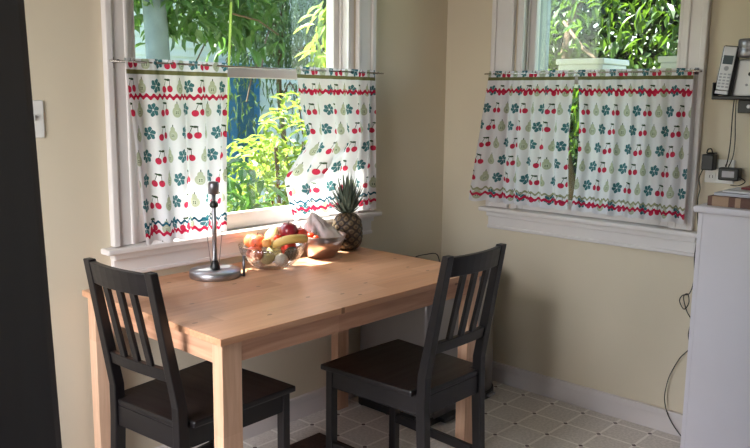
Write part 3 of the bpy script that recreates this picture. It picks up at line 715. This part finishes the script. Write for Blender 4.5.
cord('phone_cord', [(-.032, -1.386, 1.375), (-.030, -1.388, 1.30), (-.025, -1.392, 1.22), (-.022, -1.388, 1.16), (-.055, -1.385, 1.12)], 'second black cord from the wall phone, bowing to the right', .0018)
cord('phone_cord', [(-.05, -1.42, 1.09), (-.06, -1.445, 1.08), (-.06, -1.45, 1.07), (-.1, -1.44, 1.06), (-.12, -1.42, 1.062)], 'short black cord from the wide adapter to the stack on the counter', .0018)
# wall phone
MSIL = mat('silver_plastic', rgb(200, 200, 204), .35, .25, noise=.03)
MKEY = mat('grey_keys', rgb(150, 152, 158), .5, noise=.1)
MSCR = mat('phone_display', rgb(72, 84, 90), .2, noise=.05)
t = thing('wall_phone', 'silver wall phone base with a black tray and a grey speaker drum', 'phone', (0, -1.330, 1.36))
MB().box((-.055, -.225, .022), (-.004, -.030, .158)).build('base', MSIL, t, bevel=.006)
MB().box((-.100, -.225, .012), (-.004, .012, .026)).box((-.100, .005, .02), (-.04, .012, .075)).build('tray', MBP, t, bevel=.005)
MB().box((-.04, -.135, -.036), (-.004, -.066, .012)).build('mount', MBP, t, bevel=.003)
MB().lathe([(.008, 0), (.006, .004)], n=12).build('screw', MSTEEL, t, loc=(-.041, -.105, -.012)).rotation_euler = (0, -PI/2, 0)
b_ = MB().lathe([(.046, 0), (.048, .004), (.048, .026), (.046, .030), (.048, .034), (.048, .060), (.044, .065)], n=32).build('speaker_drum', MDST, t, smooth='auto', loc=(-.056, -.105, .165))
bpn = MB().prism(rounded(.022, .007, .0068, 5), -.0565, -.0545, 'z').build('button_panel', MBP, t)
bpn.rotation_euler = (PI/2, 0, PI/2); bpn.location = (-.001, -.120, .105)
for y in (-.095, -.115, -.135, -.155):
    MB().lathe([(.005, 0), (.0045, .003)], n=12).build('button', MKEY, t, loc=(-.0555, y, .066)).rotation_euler = (0, -PI/2, 0)
MB().lathe([(.006, 0), (.0055, .003)], n=16).build('button', MSIL, t, loc=(-.058, -.130, .105)).rotation_euler = (0, -PI/2, 0)
h = thing('cordless_handset', 'silver cordless handset with black edges resting in the wall phone', 'handset', (-.078, -1.350, 1.388)); h.rotation_euler = (math.radians(6), math.radians(4), 0)
MB().box((-.014, -.029, 0), (.016, .029, .180)).build('shell', MBP, h, bevel=.007)
MB().box((-.0165, -.023, .018), (-.012, .023, .176)).build('face', MSIL, h, bevel=.002)
MB().box((-.0175, -.018, .112), (-.0155, .018, .144)).build('display', MSCR, h, bevel=.001)
MB().lathe([(.009, 0), (.008, .002)], n=16).build('round_key', MKEY, h, loc=(-.0165, 0, .097)).rotation_euler = (0, -PI/2, 0)
for i in range(5):
    for j in range(3):
        MB().box((-.0178, -.005, -.003), (-.0158, .005, .003)).build('key', MKEY, h, bevel=.001, loc=(0, -.0145+.0145*j, .030+.0115*i))
MB().box((-.018, -.024, .002), (-.012, .024, .016)).build('foot_band', MSTEEL, h, bevel=.002)
# light switch
t = thing('light_switch', 'white wall light switch left of the window beside the dark door', 'light switch', (-2.053, 0, 1.286))
MB().box((-.036, -.007, -.057), (.036, 0, .057)).build('cover_plate', MWP, t, bevel=.003)
MB().box((-.006, -.016, -.004), (.006, -.006, .014)).build('toggle', MWP, t, bevel=.002)

# ------------------------------------------------------------------ outside
MG = mat('garden_soil', rgb(96, 104, 60), .95, noise=.3, scale=3, bump=.3)
struct(MB().box((-30, .16, -.7), (30, 40, -.6)).box((.16, -30, -.7), (30, .16, -.6)).build('ground', MG), 'green garden ground outside the windows', 'ground')
def leaves(mb, rnd, c, n, L, w, spread=None, droop=.3, fold=.25, ell=(1, 1, 1), pts=None):
    for k in range(n):
        if pts: p = Vector(pts(rnd))
        else:
            while True:
                q = Vector((rnd.uniform(-1, 1), rnd.uniform(-1, 1), rnd.uniform(-1, 1)))
                if q.length < 1 and q.length > rnd.uniform(0, .75): break
            p = Vector((c[0]+q.x*ell[0], c[1]+q.y*ell[1], c[2]+q.z*ell[2]))
        az = rnd.uniform(0, 2*PI); el = rnd.gauss(-droop, .45); l = L*rnd.uniform(.65, 1.25); ww = w*rnd.uniform(.7, 1.2)
        d = Vector((math.cos(az)*math.cos(el), math.sin(az)*math.cos(el), math.sin(el)))
        s = d.cross(Vector((0, 0, 1))); s = (s.normalized() if s.length > .01 else Vector((1, 0, 0)))
        s = (s+Vector((rnd.uniform(-.5, .5), rnd.uniform(-.5, .5), rnd.uniform(-.5, .5)))).normalized(); nn = s.cross(d).normalized()
        up_ = nn*fold*ww
        vs = [p, p+d*l*.35+s*ww*.5+up_, p+d*l*.7+s*ww*.38+up_-nn*.06*l, p+d*l-nn*.18*l, p+d*l*.7-s*ww*.38+up_-nn*.06*l, p+d*l*.35-s*ww*.5+up_, p+d*l*.5-nn*.02*l]
        mb.add(vs, [(0, 1, 6), (1, 2, 6), (2, 3, 6), (6, 3, 4), (6, 4, 5), (6, 5, 0)])
MREFLBARK = mat('reflection_bark', rgb(96, 112, 120), .9, noise=.15, scale=12, bump=.5)  # bluish grey taken from a reflection in the left window
MBARKD = mat('brown_bark', rgb(88, 70, 54), .9, noise=.2, scale=15, bump=.5)
MSTEMG = mat('green_stem', rgb(140, 165, 80), .6)
ML1 = leaf_mat('broad_leaf', rgb(26, 58, 36), rgb(70, 106, 58), rgb(105, 150, 62), .28)
ML2 = leaf_mat('narrow_leaf', rgb(34, 56, 38), rgb(104, 130, 92), rgb(105, 140, 76), .3)
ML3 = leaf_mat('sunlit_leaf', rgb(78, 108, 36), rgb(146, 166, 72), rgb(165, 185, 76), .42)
ML5 = leaf_mat('shaded_hedge_leaf', rgb(8, 20, 10), rgb(26, 46, 20), rgb(40, 64, 22), .12)  # hedge leaf with the shade put into a darker green
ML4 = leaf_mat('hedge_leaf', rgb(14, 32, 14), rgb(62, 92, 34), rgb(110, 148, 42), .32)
rnd = random.Random(2)
# broad-leaved tree close to the left window
t = thing('broad_leaved_tree', 'broad leaved green tree outside the left window, upper left, its pale trunk standing in for a reflection', 'tree', (-.51, 1.75, -.6))
MB().tube(curve_pts([(0, 0, 0), (.02, 0, 1.0), (.0, .0, 2.2), (-.02, .03, 3.0), (.1, .1, 3.8)], 5), .07, 12).build('trunk', MREFLBARK, t, smooth=True)  # pale tube placed where the glass shows a reflection
MB().tube(curve_pts([(.30, -.25, 1.75), (.33, -.25, 2.2), (.36, -.25, 2.7), (.5, -.1, 3.3), (.02, .06, 3.6)], 6), .008, 8).build('green_stem', MSTEMG, t, smooth=True)
MB().tube([(0, 0, 2.9), (.5, .1, 3.0), (1.0, .2, 2.9)], .02, 8).tube([(0, 0, 3.0), (.3, .5, 3.3), (.8, .9, 3.4)], .02, 8).tube([(0.36, -.25, 2.45), (.6, -.2, 2.43), (.8, -.15, 2.36)], .006, 6).build('branch', MBARKD, t, smooth=True)
mb = MB(); leaves(mb, rnd, (.33, .1, 3.08), 2300, .125, .055, ell=(.85, .5, .78), droop=.5)
leaves(mb, rnd, (.05, .45, 3.0), 200, .13, .055, ell=(.5, .35, .8), droop=.4)
leaves(mb, rnd, (.62, .1, 2.35), 36, .14, .055, ell=(.35, .3, .12), droop=.8)
leaves(mb, rnd, (.45, -.1, 1.35), 60, .16, .06, ell=(.25, .2, .25), droop=.5)
mb.build('foliage', ML1, t)
# narrow leaved tree further back
t = thing('narrow_leaved_tree', 'dark narrow leaved tree filling the middle of the left window', 'tree', (2.3, 3.9, -.6))
MB().tube(curve_pts([(0, 0, 0), (.05, 0, 1.2), (-.05, 0, 2.2), (.1, 0, 3.5), (.1, 0, 4.5)], 5), .028, 10).build('trunk', MBARKD, t, smooth=True)
br = MB()
for k in range(16):
    a = rnd.uniform(0, 6.28); z = rnd.uniform(1.6, 3.6); L = rnd.uniform(.6, 1.1)
    br.tube(curve_pts([(0, 0, z), (L*.4*math.cos(a), L*.4*math.sin(a), z+.15), (L*.8*math.cos(a), L*.8*math.sin(a), z-.05), (L*math.cos(a), L*math.sin(a), z-.35)], 3), .008, 5)
br.build('branch', MBARKD, t)
mb = MB(); leaves(mb, rnd, (-.10, 0, 3.35), 10500, .11, .024, ell=(1.0, .8, 1.15), droop=.9)
leaves(mb, rnd, (-.25, -.1, 1.95), 260, .11, .022, ell=(.7, .4, .5), droop=.9)
mb.build('foliage', ML2, t)
# sunlit shrub
t = thing('sunlit_shrub', 'tall yellow green sunlit shrub outside the left window, behind the curtain gap', 'shrub', (.95, 2.3, -.6))
st = MB()
for k in range(9):
    a = rnd.uniform(0, 6.28); q = rnd.uniform(.2, .5); st.tube(curve_pts([(0, 0, 0), (q*.4*math.cos(a), q*.4*math.sin(a), .8), (q*math.cos(a), q*math.sin(a), 1.6)], 4), .009, 5)
st.tube(curve_pts([(.1, 0, .5), (.35, 0, 1.5), (.45, -.05, 2.4)], 4), .010, 5)
st.build('stem', MBARKD, t)
mb = MB(); leaves(mb, rnd, (-.25, 0, 1.15), 900, .11, .042, ell=(.55, .35, .55), droop=.2)
leaves(mb, rnd, (.12, 0, 1.55), 330, .12, .045, ell=(.42, .3, .45), droop=.2)
leaves(mb, rnd, (.50, -.05, 2.40), 130, .17, .06, ell=(.26, .22, .40), droop=.7)
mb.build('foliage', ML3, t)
t = thing('dark_shrub', 'low dark green shrub at the bottom of the left window', 'shrub', (.30, 1.8, -.6))
st = MB()
for k in range(6):
    a = rnd.uniform(0, 6.28); st.tube([(0, 0, 0), (.1*math.cos(a), .1*math.sin(a), .5), (.2*math.cos(a), .2*math.sin(a), 1.0)], .008, 5)
st.build('stem', MBARKD, t)
mb = MB(); leaves(mb, rnd, (0, 0, .85), 700, .08, .035, ell=(.38, .28, .42), droop=.2); mb.build('foliage', ML1, t)
t = thing('tall_background_tree', 'hazy green tree standing behind the pale blue house', 'tree', (6.5, 13.5, -.6))
MB().tube([(0, 0, 0), (0, 0, 4)], .15, 10).build('trunk', MBARKD, t)
mb = MB(); leaves(mb, rnd, (0, 0, 5.5), 2600, .3, .12, ell=(3.5, 1.5, 2.2), droop=.4); mb.build('foliage', ML4, t)
# neighbouring house
MSID = mat('pale_blue_siding', rgb(238, 246, 250), .7, noise=.02, scale=4)
MBLU = mat('blue_trim', rgb(66, 128, 180), .5, noise=.06, scale=4)
MGLD = mat('dark_window_glass', rgb(70, 110, 140), .1, noise=.1, scale=2)
t = thing('neighbouring_house', 'pale blue house with lapped siding and a blue window, beyond the left window', 'house', (0, 5.4, -.6))
mb = MB()
for k in range(36): mb.prism([(0, .1*k), (-.02, .1*k), (-.003, .1*(k+1)), (0, .1*(k+1))], .2, 9, 'x')
mb.box((.2, 0, 0), (9, 3, 3.6)); mb.build('siding', MSID, t)
MB().prism([(-.5, 3.55), (1.5, 4.6), (3.5, 3.55), (3.5, 3.65), (1.5, 4.75), (-.5, 3.65)], -.1, 9.3, 'x').build('roof', MBARKD, t)
wn_ = MB().box((2.62, -.05, .9), (3.18, 0, 2.26)).build('window_frame', MBLU, t, bevel=.01)
MB().box((2.82, -.056, 1.0), (3.08, -.048, 2.18)).build('window_glass', MGLD, wn_)
MB().box((2.42, -.10, 2.27), (3.3, 0, 2.35)).build('window_head', MBLU, t, bevel=.01)
# hedge tree beyond the right window
t = thing('hedge_tree', 'dense dark green tree with bright leaf tips beyond the right window', 'tree', (2.7, .85, -.6))
br = MB().tube(curve_pts([(.2, 0, 0), (.25, 0, 1.0), (.1, .1, 2.0), (.3, 0, 3.2)], 4), .05, 8)
br.tube([(-.4, -.85, 2.0), (-.3, -.3, 2.35), (.1, .1, 2.6)], .014, 6)
br.build('trunk', MBARKD, t, smooth=True)
mb = MB(); leaves(mb, rnd, (.55, .0, 2.3), 5200, .095, .042, ell=(.75, 1.9, 1.3), droop=.6)
leaves(mb, rnd, (-.1, -.1, 2.5), 450, .13, .052, ell=(.45, 1.4, .7), droop=.8)
mb.build('foliage', ML4, t)
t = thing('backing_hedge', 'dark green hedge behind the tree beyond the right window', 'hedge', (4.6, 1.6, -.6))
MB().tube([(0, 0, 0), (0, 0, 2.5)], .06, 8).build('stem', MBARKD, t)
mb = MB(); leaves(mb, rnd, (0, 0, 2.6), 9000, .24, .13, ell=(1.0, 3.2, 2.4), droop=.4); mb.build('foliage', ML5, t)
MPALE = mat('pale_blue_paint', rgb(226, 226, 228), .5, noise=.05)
MREFL = mat('reflection_grey_blue', rgb(128, 146, 158), .6, noise=.06)  # tone of a reflection in the right window glass
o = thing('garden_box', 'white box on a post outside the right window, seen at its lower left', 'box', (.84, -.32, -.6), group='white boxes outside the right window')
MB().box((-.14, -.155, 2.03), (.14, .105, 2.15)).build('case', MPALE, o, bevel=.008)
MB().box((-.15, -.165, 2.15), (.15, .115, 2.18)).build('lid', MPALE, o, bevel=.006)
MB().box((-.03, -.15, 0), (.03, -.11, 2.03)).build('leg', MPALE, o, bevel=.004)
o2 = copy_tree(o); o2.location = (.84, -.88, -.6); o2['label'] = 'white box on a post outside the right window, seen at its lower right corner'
tag(MB().box((.88, -.03, -.6), (.92, .02, 2.42)).build('reflection_strip', MREFL, bevel=.006), 'pale blue strip added outside the right window in place of a glass reflection', 'post')  # added upright, drawn in place of a reflection in the pane
